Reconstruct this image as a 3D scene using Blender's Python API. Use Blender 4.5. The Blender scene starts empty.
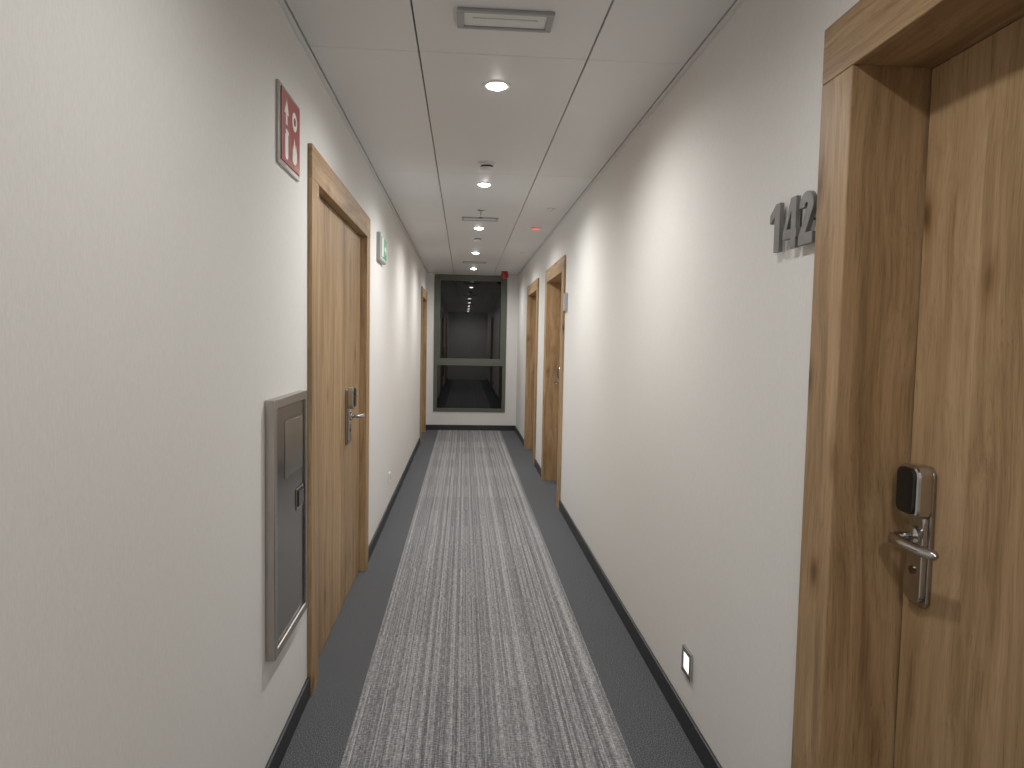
import bpy, bmesh, math, random
from mathutils import Matrix, Vector
S=bpy.context.scene
COL=S.collection
LX=-.614; RX=.856; C=2.53; YE=11.1; YB=-3.5
# ------------------------------------------------------------ materials
def newmat(name):
    m=bpy.data.materials.new(name); m.use_nodes=True
    nt=m.node_tree; return m,nt,nt.nodes['Principled BSDF']
def simple(name,col,rough=.5,metal=0,emit=None,es=0,ior=None,coat=0):
    m,nt,b=newmat(name)
    b.inputs['Base Color'].default_value=(*col,1)
    b.inputs['Roughness'].default_value=rough
    b.inputs['Metallic'].default_value=metal
    if ior: b.inputs['IOR'].default_value=ior
    if coat: b.inputs['Coat Weight'].default_value=coat
    if emit:
        b.inputs['Emission Color'].default_value=(*emit,1)
        b.inputs['Emission Strength'].default_value=es
    return m
def N(nt,t,**k):
    n=nt.nodes.new(t)
    for a,v in k.items(): setattr(n,a,v)
    return n
def mathn(nt,op,a,b=None):
    n=N(nt,'ShaderNodeMath',operation=op)
    for i,v in enumerate((a,b)):
        if v is None: continue
        if isinstance(v,(int,float)): n.inputs[i].default_value=v
        else: nt.links.new(v,n.inputs[i])
    return n.outputs[0]
def noise(nt,vec,scale,detail=2,rough=.5,dist=0):
    n=N(nt,'ShaderNodeTexNoise'); n.inputs['Scale'].default_value=scale
    n.inputs['Detail'].default_value=detail; n.inputs['Roughness'].default_value=rough
    n.inputs['Distortion'].default_value=dist
    if vec is not None: nt.links.new(vec,n.inputs['Vector'])
    return n.outputs[0]
def mapping(nt,vec,scale=(1,1,1),loc=(0,0,0)):
    n=N(nt,'ShaderNodeMapping'); n.inputs['Scale'].default_value=scale; n.inputs['Location'].default_value=loc
    nt.links.new(vec,n.inputs['Vector']); return n.outputs[0]
def ramp(nt,fac,stops):
    n=N(nt,'ShaderNodeValToRGB'); cr=n.color_ramp
    while len(cr.elements)<len(stops): cr.elements.new(.5)
    for e,(p,c) in zip(cr.elements,stops):
        e.position=p; e.color=(*c,1) if len(c)==3 else c
    nt.links.new(fac,n.inputs[0]); return n.outputs[0]
def objco(nt): return N(nt,'ShaderNodeTexCoord').outputs['Object']
def bump(nt,b,h,strength,dist=.001):
    n=N(nt,'ShaderNodeBump'); n.inputs['Strength'].default_value=strength; n.inputs['Distance'].default_value=dist
    nt.links.new(h,n.inputs['Height']); nt.links.new(n.outputs[0],b.inputs['Normal'])
def mixc(nt,mode,fac,a,b):
    n=N(nt,'ShaderNodeMix',data_type='RGBA',blend_type=mode)
    if isinstance(fac,(int,float)): n.inputs[0].default_value=fac
    else: nt.links.new(fac,n.inputs[0])
    for i,v in ((6,a),(7,b)):
        if isinstance(v,tuple): n.inputs[i].default_value=(*v,1)
        else: nt.links.new(v,n.inputs[i])
    return n.outputs[2]

def wall_mat():
    m,nt,b=newmat('vinyl_wallpaper'); co=objco(nt)
    a=noise(nt,mapping(nt,co,(1,1,.25)),260,3,.6)
    c=noise(nt,mapping(nt,co,(1,1,6)),60,2,.5)
    h=mathn(nt,'ADD',a,mathn(nt,'MULTIPLY',c,.5))
    col=ramp(nt,a,[(.3,(.70,.69,.668)),(.7,(.755,.745,.725))])
    nt.links.new(col,b.inputs['Base Color']); b.inputs['Roughness'].default_value=.75
    b.inputs['Specular IOR Level'].default_value=.3
    bump(nt,b,h,.25,.0008); return m
def wood_mat(name,axis,seed,tone=1.0,plank=None):
    m,nt,b=newmat(name); co=objco(nt)
    base=mapping(nt,co,(1,1,1),(seed*3.1,seed*1.7,seed*2.3))
    L=lambda a,l: (a,a,l) if axis=='z' else (a,l,a)
    warp=noise(nt,mapping(nt,base,L(3,1.2)),1,2,.5)
    wv=N(nt,'ShaderNodeVectorMath',operation='SCALE'); 
    cmb=N(nt,'ShaderNodeCombineXYZ')
    for i in range(3): nt.links.new(warp,cmb.inputs[i])
    nt.links.new(cmb.outputs[0],wv.inputs[0]); wv.inputs[3].default_value=.12
    ad=N(nt,'ShaderNodeVectorMath',operation='ADD'); nt.links.new(base,ad.inputs[0]); nt.links.new(wv.outputs[0],ad.inputs[1])
    p=ad.outputs[0]
    big=noise(nt,mapping(nt,p,L(16,1.0)),1,5,.6,.8)
    fine=noise(nt,mapping(nt,p,L(110,3)),1,3,.6)
    pores=noise(nt,mapping(nt,p,L(380,9)),1,2,.6)
    v=mathn(nt,'ADD',mathn(nt,'MULTIPLY',big,.70),mathn(nt,'MULTIPLY',fine,.30))
    if plank:
        sx=N(nt,'ShaderNodeSeparateXYZ'); nt.links.new(co,sx.inputs[0])
        fl=mathn(nt,'FLOOR',mathn(nt,'DIVIDE',mathn(nt,'ADD',sx.outputs[1],seed*.37),plank))
        wn=N(nt,'ShaderNodeTexWhiteNoise',noise_dimensions='1D'); nt.links.new(fl,wn.inputs['W'])
        v=mathn(nt,'ADD',v,mathn(nt,'MULTIPLY',mathn(nt,'SUBTRACT',wn.outputs[0],.5),.12))
    k=lambda c:tuple(min(1,x*tone) for x in c)
    col=ramp(nt,v,[(.30,k((.185,.108,.049))),(.45,k((.305,.192,.095))),(.56,k((.405,.264,.140))),(.72,k((.505,.345,.197)))])
    pm=ramp(nt,pores,[(.30,(.66,.61,.55)),(.44,(1,1,1))])
    col=mixc(nt,'MULTIPLY',.75,col,pm)
    vo=N(nt,'ShaderNodeTexVoronoi'); vo.inputs['Scale'].default_value=1
    nt.links.new(mapping(nt,p,L(5.2,2.6)),vo.inputs['Vector'])
    kn=ramp(nt,vo.outputs['Distance'],[(.0,(.20,.13,.08)),(.05,(.36,.26,.18)),(.12,(.80,.73,.66)),(.22,(1,1,1))])
    col=mixc(nt,'MULTIPLY',.9,col,kn)
    nt.links.new(col,b.inputs['Base Color']); b.inputs['Roughness'].default_value=.48
    b.inputs['Specular IOR Level'].default_value=.35
    bump(nt,b,mathn(nt,'ADD',fine,pores),.15,.0006); return m
def carpet_mat():
    m,nt,b=newmat('striped_carpet'); co=objco(nt)
    sx=N(nt,'ShaderNodeSeparateXYZ'); nt.links.new(co,sx.inputs[0]); X,Y=sx.outputs[0],sx.outputs[1]
    tile=mathn(nt,'FLOOR',mathn(nt,'DIVIDE',mathn(nt,'ADD',Y,.2),.5))
    def hash2(w,seed,yy):
        cb=N(nt,'ShaderNodeCombineXYZ'); nt.links.new(mathn(nt,'FLOOR',mathn(nt,'DIVIDE',X,w)),cb.inputs[0])
        nt.links.new(yy,cb.inputs[1]); cb.inputs[2].default_value=seed
        wn=N(nt,'ShaderNodeTexWhiteNoise',noise_dimensions='3D'); nt.links.new(cb.outputs[0],wn.inputs['Vector']); return wn.outputs[0]
    zero=mathn(nt,'MULTIPLY',Y,0)
    h1=hash2(.0062,1.3,zero); h2=hash2(.0062,7.7,tile)
    st=noise(nt,mapping(nt,co,(260,18,1)),1,2,.6)
    weave=noise(nt,mapping(nt,co,(60,150,1)),1,2,.6)
    fuzz=noise(nt,co,380,3,.7)
    tw=N(nt,'ShaderNodeTexWhiteNoise',noise_dimensions='1D'); nt.links.new(tile,tw.inputs['W'])
    v=mathn(nt,'ADD',mathn(nt,'MULTIPLY',h1,.25),mathn(nt,'MULTIPLY',h2,.12))
    v=mathn(nt,'ADD',v,mathn(nt,'MULTIPLY',st,.62))
    v=mathn(nt,'ADD',v,mathn(nt,'MULTIPLY',mathn(nt,'SUBTRACT',fuzz,.5),1.0))
    v=mathn(nt,'ADD',v,mathn(nt,'MULTIPLY',mathn(nt,'SUBTRACT',weave,.5),.8))
    v=mathn(nt,'ADD',v,mathn(nt,'MULTIPLY',mathn(nt,'SUBTRACT',tw.outputs[0],.5),.04))
    stripe=ramp(nt,v,[(.20,(.075,.077,.084)),(.5,(.215,.217,.226)),(.80,(.50,.50,.50))])
    sp=noise(nt,co,230,3,.75)
    border=ramp(nt,sp,[(.36,(.026,.028,.033)),(.52,(.088,.092,.101)),(.68,(.27,.275,.285))])
    inside=mathn(nt,'MULTIPLY',mathn(nt,'GREATER_THAN',X,-.400),mathn(nt,'LESS_THAN',X,.605))
    col=mixc(nt,'MIX',inside,border,stripe)
    nt.links.new(col,b.inputs['Base Color']); b.inputs['Roughness'].default_value=.95
    b.inputs['Specular IOR Level'].default_value=.15
    bump(nt,b,mathn(nt,'ADD',sp,st),.6,.003); return m
def ceil_mat():
    m,nt,b=newmat('ceiling_panel_paint'); co=objco(nt)
    a=noise(nt,co,1.3,2)
    nt.links.new(ramp(nt,a,[(.3,(.70,.70,.695)),(.7,(.735,.735,.73))]),b.inputs['Base Color'])
    b.inputs['Roughness'].default_value=.42; b.inputs['Specular IOR Level'].default_value=.4
    return m
def brushed(name,col,rough=.3,axis='z',metal=1,lo=.85):
    m,nt,b=newmat(name); co=objco(nt)
    n=noise(nt,mapping(nt,co,(400,400,6) if axis=='z' else (400,6,400)),1,3,.6)
    nt.links.new(ramp(nt,n,[(.3,tuple(c*lo for c in col)),(.7,col)]),b.inputs['Base Color'])
    b.inputs['Metallic'].default_value=metal; b.inputs['Roughness'].default_value=rough
    return m
WALL=wall_mat(); CARPET=carpet_mat(); CEIL=ceil_mat()
SEAM=simple('seam_shadow_gap',(.10,.10,.10),.9)
BASE=simple('charcoal_baseboard_vinyl',(.022,.023,.027),.45)
STEEL=brushed('brushed_steel',(.46,.43,.40),.26,lo=.75)
STEELD=brushed('brushed_steel_dark',(.27,.25,.23),.16,lo=.6)
STEELM=brushed('brushed_steel_mid',(.46,.44,.41),.18,lo=.75)
CHROME=simple('satin_chrome',(.50,.49,.48),.16,1)
BLACKG=simple('black_gloss_plastic',(.012,.012,.013),.12)
WHITEP=simple('white_plastic',(.72,.72,.70),.4)
GREYP=simple('grey_plastic',(.36,.36,.36),.45)
RED=simple('sign_red',(.30,.022,.018),.4)
REDB=simple('alarm_red_plastic',(.30,.015,.015),.35)
GREEN=simple('sign_green',(.02,.22,.12),.4,emit=(.05,.5,.25),es=.15)
WHITEINK=simple('sign_white',(.78,.77,.74),.5)
WINF=simple('window_frame_paint',(.092,.106,.084),.4)
GLASS=simple('night_window_glass',(.003,.004,.005),.012,ior=1.62)
LAMP=simple('lamp_lens',(1,1,1),.3,emit=(1,.98,.95),es=40)
LAMPS=simple('night_light_lens',(1,1,1),.3,emit=(1,.95,.85),es=1.3)
REDLED=simple('red_led',(.5,.02,.02),.3,emit=(1,.05,.04),es=1.5)
OAKV=wood_mat('oak_jamb','z',1.0); OAKH=wood_mat('oak_header','y',2.0); OAKL=wood_mat('oak_door_leaf','z',5.0,1.0,.21); OAKA=wood_mat('oak_active_leaf','z',8.0,.93,.21)
NUM=simple('number_grey_metal',(.20,.195,.19),.42,.5)
ACR=simple('clear_acrylic_frame',(.42,.40,.38),.2)
# ------------------------------------------------------------ geometry
def link(me,name,mat,parent=None,bev=0,smooth=False,seg=2):
    o=bpy.data.objects.new(name,me); COL.objects.link(o)
    if mat: me.materials.append(mat)
    if parent: 
        o.parent=parent; o.location=-parent.location
    if smooth:
        for p in me.polygons: p.use_smooth=True
    if bev:
        md=o.modifiers.new('bevel','BEVEL'); md.width=bev; md.segments=seg; md.limit_method='ANGLE'; md.angle_limit=math.radians(40)
    return o
def empty(name,loc):
    e=bpy.data.objects.new(name,None); e.empty_display_size=.1; COL.objects.link(e); e.location=loc; return e
def boxes(name,bl,mat,parent=None,bev=0,seg=2):
    bm=bmesh.new()
    for (x0,x1,y0,y1,z0,z1) in bl:
        x0,x1=sorted((x0,x1));y0,y1=sorted((y0,y1));z0,z1=sorted((z0,z1))
        M=Matrix.Translation(((x0+x1)/2,(y0+y1)/2,(z0+z1)/2))@Matrix.Diagonal((x1-x0,y1-y0,z1-z0,1))
        bmesh.ops.create_cube(bm,size=1,matrix=M)
    me=bpy.data.meshes.new(name); bm.to_mesh(me); bm.free()
    return link(me,name,mat,parent,bev,seg=seg)
def lathe(name,prof,center,axis,mat,parent=None,n=40,smooth=True):
    bm=bmesh.new(); ax=Vector(axis).normalized(); q=Vector((0,0,1)).rotation_difference(ax).to_matrix()
    rings=[]
    for r,h in prof:
        if r<1e-6: rings.append([bm.verts.new(Vector(center)+q@Vector((0,0,h)))])
        else: rings.append([bm.verts.new(Vector(center)+q@Vector((r*math.cos(2*math.pi*i/n),r*math.sin(2*math.pi*i/n),h))) for i in range(n)])
    for a,b in zip(rings,rings[1:]):
        for i in range(n):
            j=(i+1)%n
            if len(a)==1 and len(b)==1: break
            if len(a)==1: bm.faces.new((a[0],b[i],b[j]))
            elif len(b)==1: bm.faces.new((a[i],b[0],a[j]))
            else: bm.faces.new((a[i],b[i],b[j],a[j]))
    bmesh.ops.recalc_face_normals(bm,faces=bm.faces)
    me=bpy.data.meshes.new(name); bm.to_mesh(me); bm.free()
    o=link(me,name,mat,parent)
    if smooth:
        for p in me.polygons: p.use_smooth=True
        md=o.modifiers.new('es','EDGE_SPLIT'); md.split_angle=math.radians(35)
    return o
def tube(name,pts,rads,mat,parent,flat=1.0,n=16):
    bm=bmesh.new(); rings=[]
    for i,p in enumerate(pts):
        p=Vector(p); t=(Vector(pts[min(i+1,len(pts)-1)])-Vector(pts[max(i-1,0)])).normalized()
        u=t.cross(Vector((0,0,1))).normalized(); w=u.cross(t)
        rings.append([bm.verts.new(p+u*rads[i]*math.cos(2*math.pi*k/n)+w*rads[i]*flat*math.sin(2*math.pi*k/n)) for k in range(n)])
    for a,b in zip(rings,rings[1:]):
        for i in range(n): bm.faces.new((a[i],b[i],b[(i+1)%n],a[(i+1)%n]))
    bm.faces.new(rings[0]); bm.faces.new(rings[-1])
    bmesh.ops.recalc_face_normals(bm,faces=bm.faces)
    me=bpy.data.meshes.new(name); bm.to_mesh(me); bm.free()
    return link(me,name,mat,parent,smooth=True)
def prism(name,poly,x0,x1,mat,parent,bev=0):
    bm=bmesh.new()
    a=[bm.verts.new((x0,y,z)) for y,z in poly]; b=[bm.verts.new((x1,y,z)) for y,z in poly]
    bm.faces.new(a); bm.faces.new(b)
    for i in range(len(poly)): bm.faces.new((a[i],a[(i+1)%len(poly)],b[(i+1)%len(poly)],b[i]))
    bmesh.ops.recalc_face_normals(bm,faces=bm.faces)
    me=bpy.data.meshes.new(name); bm.to_mesh(me); bm.free()
    return link(me,name,mat,parent,bev)
def rrect(cy,cz,w,h,r,n=6):
    out=[]
    for sx,sz,a0 in ((1,1,0),(-1,1,90),(-1,-1,180),(1,-1,270)):
        for i in range(n+1):
            a=math.radians(a0+90*i/n); out.append((cy+sx*(w/2-r)+r*math.cos(a),cz+sz*(h/2-r)+r*math.sin(a)))
    return out
# ------------------------------------------------------------ doors: (side,y0,y1,kind)
CW=.13; DZ=2.20
doors=[(1,.33,1.61,'s'),(-1,2.73,4.37,'d'),(1,5.84,7.20,'s'),(1,7.95,9.30,'s'),(-1,9.66,10.92,'s'),(-1,-1.4,-.1,'s')]
TH=.35
def wall(name,side,wx):
    ds=sorted([(a+.09,b-.09) for s,a,b,k in doors if s==side])
    bl=[]; y=YB
    for a,b in ds:
        bl.append((wx,wx+side*TH,y,a,0,C)); bl.append((wx,wx+side*TH,a,b,DZ-.09,C)); y=b
    bl.append((wx,wx+side*TH,y,YE,0,C))
    boxes(name,bl,WALL)
    ds=sorted([(a,b) for s,a,b,k in doors if s==side]); y=YB; bb=[]
    for a,b in ds: bb.append((wx,wx-side*.012,y,a,0,.085)); y=b
    bb.append((wx,wx-side*.012,y,YE,0,.085))
    boxes('baseboard_'+name.split('_')[1],bb,BASE,bev=.003)
wall('wall_left',-1,LX); wall('wall_right',1,RX)
boxes('floor',[(LX-TH,RX+TH,YB,YE+.3,-.1,0)],CARPET)
WX0,WX1,WZ0,WZ1=-.492,.676,.30,2.515
boxes('wall_end',[(LX,WX0,YE,YE+.2,0,C),(WX1,RX,YE,YE+.2,0,C),(WX0,WX1,YE,YE+.2,0,WZ0),(WX0,WX1,YE,YE+.2,WZ1,C)],WALL)
boxes('baseboard_end',[(LX+.012,RX-.012,YE,YE-.012,0,.085)],BASE)
boxes('wall_back',[(LX,RX,YB-.2,YB,0,C)],WALL)
xs=[LX+.022,-.187,.452,RX-.022]; g=.003
ys=[YB]+[2.65+1.83*k for k in range(-3,5)]+[YE]
pan=[]
for a,b in zip(xs,xs[1:]):
    for c,d in zip(ys,ys[1:]): pan.append((a+g,b-g,c+g*.4,d-g*.4,C,C+.02))
pan.append((LX,LX+.019,YB,YE,C-.004,C+.02)); pan.append((RX-.019,RX,YB,YE,C-.004,C+.02))
boxes('ceiling',pan,CEIL,bev=.0015,seg=1)
boxes('ceiling_slab',[(LX-TH,RX+TH,YB-.2,YE+.2,C+.02,C+.12)],SEAM)
# ------------------------------------------------------------ lock
def lock(e,s,lx,yc,zc=1.04,d=-1):
    X=lambda q:lx-s*q
    prism('lock_back_plate',rrect(yc,zc,.070,.315,.022),X(0),X(.010),STEEL,e,.003)
    prism('lock_body',rrect(yc,zc-.045,.060,.20,.020),X(.009),X(.022),CHROME,e,.004)
    prism('card_reader_housing',rrect(yc,zc+.100,.074,.120,.024),X(.009),X(.044),CHROME,e,.006)
    prism('card_reader_face',rrect(yc,zc+.103,.060,.100,.016),X(.043),X(.050),BLACKG,e,.003)
    lathe('lever_rose',[(0,.0),(.024,0),(.024,.008),(.018,.012),(0,.012)],(X(.021),yc,zc),(-s,0,0),CHROME,e,32)
    tube('lever_handle',[(X(.03),yc-.001*d,zc),(X(.055),yc-.001*d,zc),(X(.072),yc+.004*d,zc),(X(.080),yc+.018*d,zc),(X(.078),yc+.05*d,zc-.002),(X(.073),yc+.09*d,zc-.004),(X(.068),yc+.130*d,zc-.003),(X(.067),yc+.138*d,zc-.002)],
         [.010,.0105,.0115,.0125,.0125,.012,.011,.004],CHROME,e,.95)
    lathe('key_cylinder',[(0,0),(.009,0),(.009,.004),(0,.004)],(X(.021),yc,zc-.075),(-s,0,0),STEELD,e,24)
def door(n,s,y0,y1,kind):
    wx=RX if s>0 else LX; X=lambda d:wx+s*d
    e=empty('door_%d'%n,(X(.08),(y0+y1)/2,0))
    i0,i1,iz=y0+CW,y1-CW,DZ-CW; P=.018; R=.16 if kind=='s' else .022
    boxes('casing_jambs',[(X(-P),X(0),y0,i0,0,iz),(X(-P),X(0),i1,y1,0,iz)],OAKV,e,.003)
    boxes('casing_header',[(X(-P),X(0),y0,y1,iz+.0005,DZ)],OAKH,e,.003)
    boxes('frame_lining',[(X(-.004),X(.22),i0-.035,i0,0,iz+.035),(X(-.004),X(.22),i1,i1+.035,0,iz+.035)],OAKV,e,.002)
    boxes('frame_lining_head',[(X(-.004),X(.22),i0,i1,iz,iz+.035)],OAKH,e,.002)
    boxes('dark_hole_backing',[(X(.20),X(.22),i0,i1,0,iz)],BLACKG,e)  # black sheet closing the hole behind the leaf, coloured for the dark there
    if kind=='s':
        boxes('leaf',[(X(R),X(R+.045),i0+.004,i1-.006,.008,iz-.004)],OAKL,e,.002)
        lock(e,s,X(R),i1-.004-.060)
    else:
        sp=3.69
        boxes('leaf_passive',[(X(R),X(R+.045),i0+.004,sp-.0025,.008,iz-.004)],OAKL,e,.002)
        boxes('leaf_active',[(X(R),X(R+.045),sp+.0025,i1-.004,.008,iz-.004)],OAKA,e,.002)
        lock(e,s,X(R),sp+.065,1.03,1)
for i,(s,a,b,k) in enumerate(doors): door(i+1,s,a,b,k)
# ------------------------------------------------------------ window
e=empty('window_1',((WX0+WX1)/2,YE+.03,WZ0)); F=.055
y0,y1=YE-.012,YE+.07; ZM=1.09
boxes('outer_frame',[(WX0,WX0+F,y0,y1,WZ0,WZ1),(WX1-F,WX1,y0,y1,WZ0,WZ1),(WX0+F,WX1-F,y0,y1,WZ0,WZ0+F),(WX0+F,WX1-F,y0,y1,WZ1-F,WZ1),(WX0+F,WX1-F,y0,y1,ZM-.035,ZM+.035)],WINF,e,.003)
a,b,c,d=WX0+F,WX1-F,ZM+.035,WZ1-F; G=.04
boxes('upper_sash',[(a,a+G,y0+.012,y1,c,d),(b-G,b,y0+.012,y1,c,d),(a+G,b-G,y0+.012,y1,c,c+G),(a+G,b-G,y0+.012,y1,d-G,d)],WINF,e,.003)
boxes('upper_glass',[(a+G-.003,b-G+.003,YE+.030,YE+.040,c+G-.003,d-G+.003)],GLASS,e)
boxes('lower_glass',[(a-.003,b+.003,YE+.030,YE+.040,WZ0+F-.003,ZM-.032)],GLASS,e)
boxes('sash_handle',[(a+.008,a+.03,y0-.01,y0+.012,1.45,1.57)],WINF,e,.004)
# ------------------------------------------------------------ ceiling fixtures
FX=.12
def downlight(y,pw):
    e=empty('downlight',(FX,y,C))
    lathe('trim_ring',[(.040,.006),(.042,-.002),(.052,-.004),(.059,-.002),(.060,.001)],(FX,y,C),(0,0,1),WHITEP,e)
    lathe('lens',[(.041,.001),(.040,-.003),(.030,-.008),(.015,-.011),(0,-.012)],(FX,y,C-.001),(0,0,1),LAMP,e)
    l=bpy.data.lights.new('spot','SPOT'); l.energy=pw; l.spot_size=math.radians(172); l.spot_blend=.9; l.shadow_soft_size=.04
    l.color=(1,.975,.935)
    o=bpy.data.objects.new('lamp_beam',l); COL.objects.link(o); o.parent=e; o.location=(0,0,-.03)
for y,pw in ((-2.55,60),(-.70,50),(1.12,30),(2.96,58),(4.79,70),(6.62,72),(8.45,66),(10.28,48)): downlight(y,pw)
def detector(y,x=FX,nm='smoke_detector'):
    e=empty(nm,(x,y,C))
    lathe('base',[(.0,0),(.052,0),(.052,-.014),(.046,-.018),(0,-.018)],(x,y,C),(0,0,1),WHITEP,e)
    lathe('vent_band',[(.038,-.018),(.038,-.030)],(x,y,C),(0,0,1),BLACKG,e)
    lathe('cap',[(.044,-.029),(.046,-.034),(.038,-.045),(.015,-.050),(0,-.050)],(x,y,C),(0,0,1),WHITEP,e)
detector(4.22); detector(7.18)
def emerg(y,x=FX):
    e=empty('emergency_light',(x,y,C)); w,h=.16,.066
    boxes('bezel',[(x-w,x+w,y-h,y-h+.016,C,C-.012),(x-w,x+w,y+h-.016,y+h,C,C-.012),(x-w,x-w+.022,y-h+.016,y+h-.016,C,C-.012),(x+w-.022,x+w,y-h+.016,y+h-.016,C,C-.012)],GREYP,e,.003)
    boxes('diffuser',[(x-w+.022,x+w-.022,y-h+.016,y+h-.016,C,C-.006)],WHITEP,e,.002)
    boxes('lamp_strip',[(x-w+.05,x+w-.05,y-.012,y+.012,C-.006,C-.010)],WHITEP,e,.002)
emerg(2.355); emerg(6.10); emerg(9.43)
e=empty('sprinkler_head',(FX,5.70,C))
lathe('escutcheon',[(0,0),(.03,0),(.028,-.006),(.012,-.01),(0,-.01)],(FX,5.7,C),(0,0,1),CHROME,e)
lathe('stem',[(.008,-.01),(.008,-.04),(.005,-.045),(.005,-.062),(0,-.062)],(FX,5.7,C),(0,0,1),CHROME,e)
lathe('deflector',[(0,-.062),(.020,-.062),(.020,-.065),(0,-.065)],(FX,5.7,C),(0,0,1),CHROME,e)
e=empty('indicator_light',(.66,6.5,C))
boxes('housing',[(.61,.71,6.47,6.53,C,C-.012)],WHITEP,e,.003); boxes('led',[(.625,.695,6.48,6.52,C-.012,C-.016)],REDLED,e,.002)
for yy in (5.55,8.3):
    e=empty('motion_sensor',(.68,yy,C))
    lathe('base',[(0,0),(.03,0),(.03,-.008),(.02,-.012),(0,-.012)],(.68,yy,C),(0,0,1),WHITEP,e)
    lathe('dome',[(.017,-.012),(.014,-.020),(0,-.025)],(.68,yy,C),(0,0,1),WHITEP,e)
e=empty('fire_alarm_sounder',(.60,10.55,C))
lathe('mount',[(0,0),(.05,0),(.05,-.03),(0,-.03)],(.60,10.55,C),(0,0,1),REDB,e)
lathe('sounder_body',[(.045,-.03),(.058,-.04),(.058,-.085),(.045,-.105),(0,-.108)],(.60,10.55,C),(0,0,1),REDB,e)
# ------------------------------------------------------------ left wall items
e=empty('fire_equipment_sign',(LX+.01,2.42,2.14))
boxes('acrylic_backing',[(LX,LX+.010,2.285,2.565,2.015,2.275)],ACR,e,.002)
boxes('red_plate',[(LX+.010,LX+.014,2.305,2.548,2.030,2.262)],RED,e,.001)
fx0,fx1=LX+.014,LX+.0155
def pol(nm,pts): prism(nm,pts,fx0,fx1,WHITEINK,e)
pol('arrow',[(2.335,2.19),(2.362,2.24),(2.389,2.19),(2.371,2.19),(2.371,2.155),(2.353,2.155),(2.353,2.19)])
pol('extinguisher_body',rrect(2.362,2.085,.038,.085,.012)); pol('extinguisher_valve',[(2.35,2.13),(2.388,2.125),(2.388,2.135),(2.368,2.14),(2.35,2.14)])
pol('hose_reel',[(2.468+.032*math.cos(t*math.pi/10),2.195+.032*math.sin(t*math.pi/10)) for t in range(20)])
pol('flame',[(2.44,2.06),(2.455,2.05),(2.48,2.05),(2.498,2.065),(2.50,2.09),(2.486,2.12),(2.482,2.10),(2.465,2.14),(2.452,2.10),(2.445,2.11)])
prism('hose_reel_core',[(2.468+.014*math.cos(t*math.pi/10),2.195+.014*math.sin(t*math.pi/10)) for t in range(20)],fx1,fx1+.001,RED,e)
e=empty('exit_sign',(LX+.02,4.95,2.10))
boxes('housing',[(LX,LX+.028,4.80,5.14,2.0,2.19)],GREYP,e,.004)
boxes('panel',[(LX+.028,LX+.031,4.815,5.125,2.013,2.177)],WHITEINK,e,.001)
boxes('green_field',[(LX+.031,LX+.033,4.825,5.115,2.022,2.168)],GREEN,e)
fx0,fx1=LX+.033,LX+.0345
pol('arrow',[(5.10,2.095),(5.05,2.135),(5.05,2.108),(4.99,2.108),(4.99,2.082),(5.05,2.082),(5.05,2.055)])
pol('doorway',[(4.85,2.03),(4.93,2.03),(4.93,2.16),(4.85,2.16)])
e=empty('fire_panel_cabinet',(LX+.02,2.38,.83))
A,B,Z0,Z1=2.150,2.590,.425,1.255; D=.032
boxes('surround_frame',[(LX,LX+D,A,A+.030,Z0,Z1),(LX,LX+D,B-.022,B,Z0,Z1),(LX,LX+D,A+.030,B-.022,Z0,Z0+.03),(LX,LX+D,A+.030,B-.022,Z1-.03,Z1)],STEEL,e,.003)
boxes('cabinet_door',[(LX,LX+.024,A+.033,B-.025,Z0+.033,Z1-.033)],STEELD,e,.002)
boxes('label_plate',[(LX+.024,LX+.026,A+.15,B-.05,.98,1.17)],STEELM,e,.001)
boxes('recessed_latch',[(LX+.024,LX+.032,B-.13,B-.055,.845,.905)],BLACKG,e,.006)
boxes('latch_bezel',[(LX+.024,LX+.027,B-.14,B-.045,.835,.915)],STEELM,e,.002)
e=empty('wall_socket',(LX,5.72,.30))
prism('plate',rrect(5.72,.30,.085,.085,.008),LX,LX+.010,WHITEP,e,.002)
lathe('socket_recess',[(.0,.0002),(.020,.0002),(.021,.0015),(.022,.0)],(LX+.010,5.72,.30),(1,0,0),GREYP,e)
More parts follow.
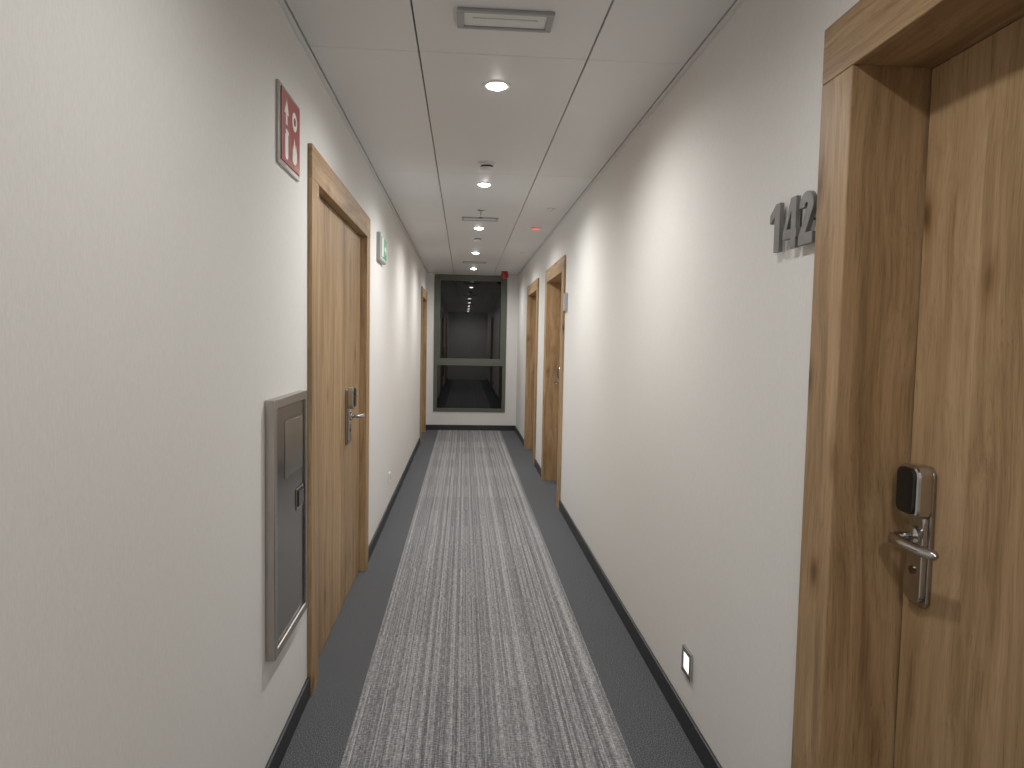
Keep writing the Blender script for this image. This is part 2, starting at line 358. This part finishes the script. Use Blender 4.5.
# ------------------------------------------------------------ right wall items
e=empty('night_light',(RX,2.44,.262))
def ring(nm,cy,cz,w,t,x0,x1,mat,e):
    boxes(nm,[(x0,x1,cy-w,cy+w,cz+w-t,cz+w),(x0,x1,cy-w,cy+w,cz-w,cz-w+t),(x0,x1,cy-w,cy-w+t,cz-w+t,cz+w-t),(x0,x1,cy+w-t,cy+w,cz-w+t,cz+w-t)],mat,e,.001)
ring('bezel',2.44,.262,.050,.018,RX,RX-.010,CHROME,e)
boxes('lens',[(RX,RX-.006,2.408,2.472,.230,.294)],LAMPS,e,.001)
def digit_poly(ch,w,h):
    t=.028
    if ch=='1': return [(w*.42,0),(w*.42+t*1.1,0),(w*.42+t*1.1,h),(w*.42+t*.25,h),(w*.05,h*.80),(w*.05,h*.62),(w*.42,h*.74)]
    cx,cy,ro,ri=w*.5,h-w*.47,w*.47,w*.47-t
    o=[(cx+ro*math.cos(a),cy+ro*math.sin(a)) for a in [math.radians(180-k*12) for k in range(0,19)]]
    i=[(cx+ri*math.cos(a),cy+ri*math.sin(a)) for a in [math.radians(-30+k*12) for k in range(0,18)]]
    return [(cx-ro,cy-.004)]+o[1:]+[(w*.50,t),(w*.97,t),(w*.97,0),(w*.03,0),(w*.03,t*.8)]+i+[(cx-ri,cy-.004)]
def number(txt,ystart,z,h,mat,x0):
    w=h*.57; adv=w+.009
    e=empty('room_number',(RX-.01,ystart-.12,z))
    for k,ch in enumerate(txt):
        base=ystart-k*adv; T=lambda p:[(base-a,z+b) for a,b in p]
        if ch in '12': prism('digit_%d'%(k+1),T(digit_poly(ch,w,h)),x0,x0-.012,mat,e,.0008)
        else:
            t=.026
            prism('digit_%d'%(k+1),T([(w*.58,0),(w*.58+t,0),(w*.58+t,h),(w*.58-.004,h),(w*.0,h*.36),(w*.0,h*.20),(w*.58,h*.20),(w*.58,h*.385),(w*.26,h*.385),(w*.58,h*.74)]),x0,x0-.012,mat,e,.0008)
            prism('digit_%d_bar'%(k+1),T([(w*.58+t*.9,h*.20),(w*1.0,h*.20),(w*1.0,h*.385),(w*.58+t*.9,h*.385)]),x0,x0-.012,mat,e,.0008)
        boxes('pin_%d'%(k+1),[(RX,x0,base-w*.62,base-w*.56,z+h*.45,z+h*.5)],STEELD,e)
number('142',1.855,1.705,.130,NUM,RX-.010)
e=empty('door_number_plate',(RX-.01,5.76,1.80))
boxes('plate',[(RX,RX-.022,5.70,5.82,1.72,1.87)],GREYP,e,.003)
# ------------------------------------------------------------ world & camera
w=bpy.data.worlds.new('world'); S.world=w; w.use_nodes=True
w.node_tree.nodes['Background'].inputs[0].default_value=(.01,.012,.016,1)
cam=bpy.data.cameras.new('camera'); cam.sensor_width=36; cam.lens=683/1024*36; cam.clip_start=.02
co=bpy.data.objects.new('camera',cam); COL.objects.link(co); S.camera=co
M=Matrix.Rotation(math.radians(-4.04),3,'Z')@Matrix.Rotation(math.radians(90-3.52),3,'X')@Matrix.Rotation(math.radians(1.1),3,'Z')
co.matrix_world=Matrix.Translation((0,0,1.45))@M.to_4x4()
S.view_settings.view_transform='Standard'; S.view_settings.look='None'; S.view_settings.exposure=-.04; S.view_settings.gamma=1.08
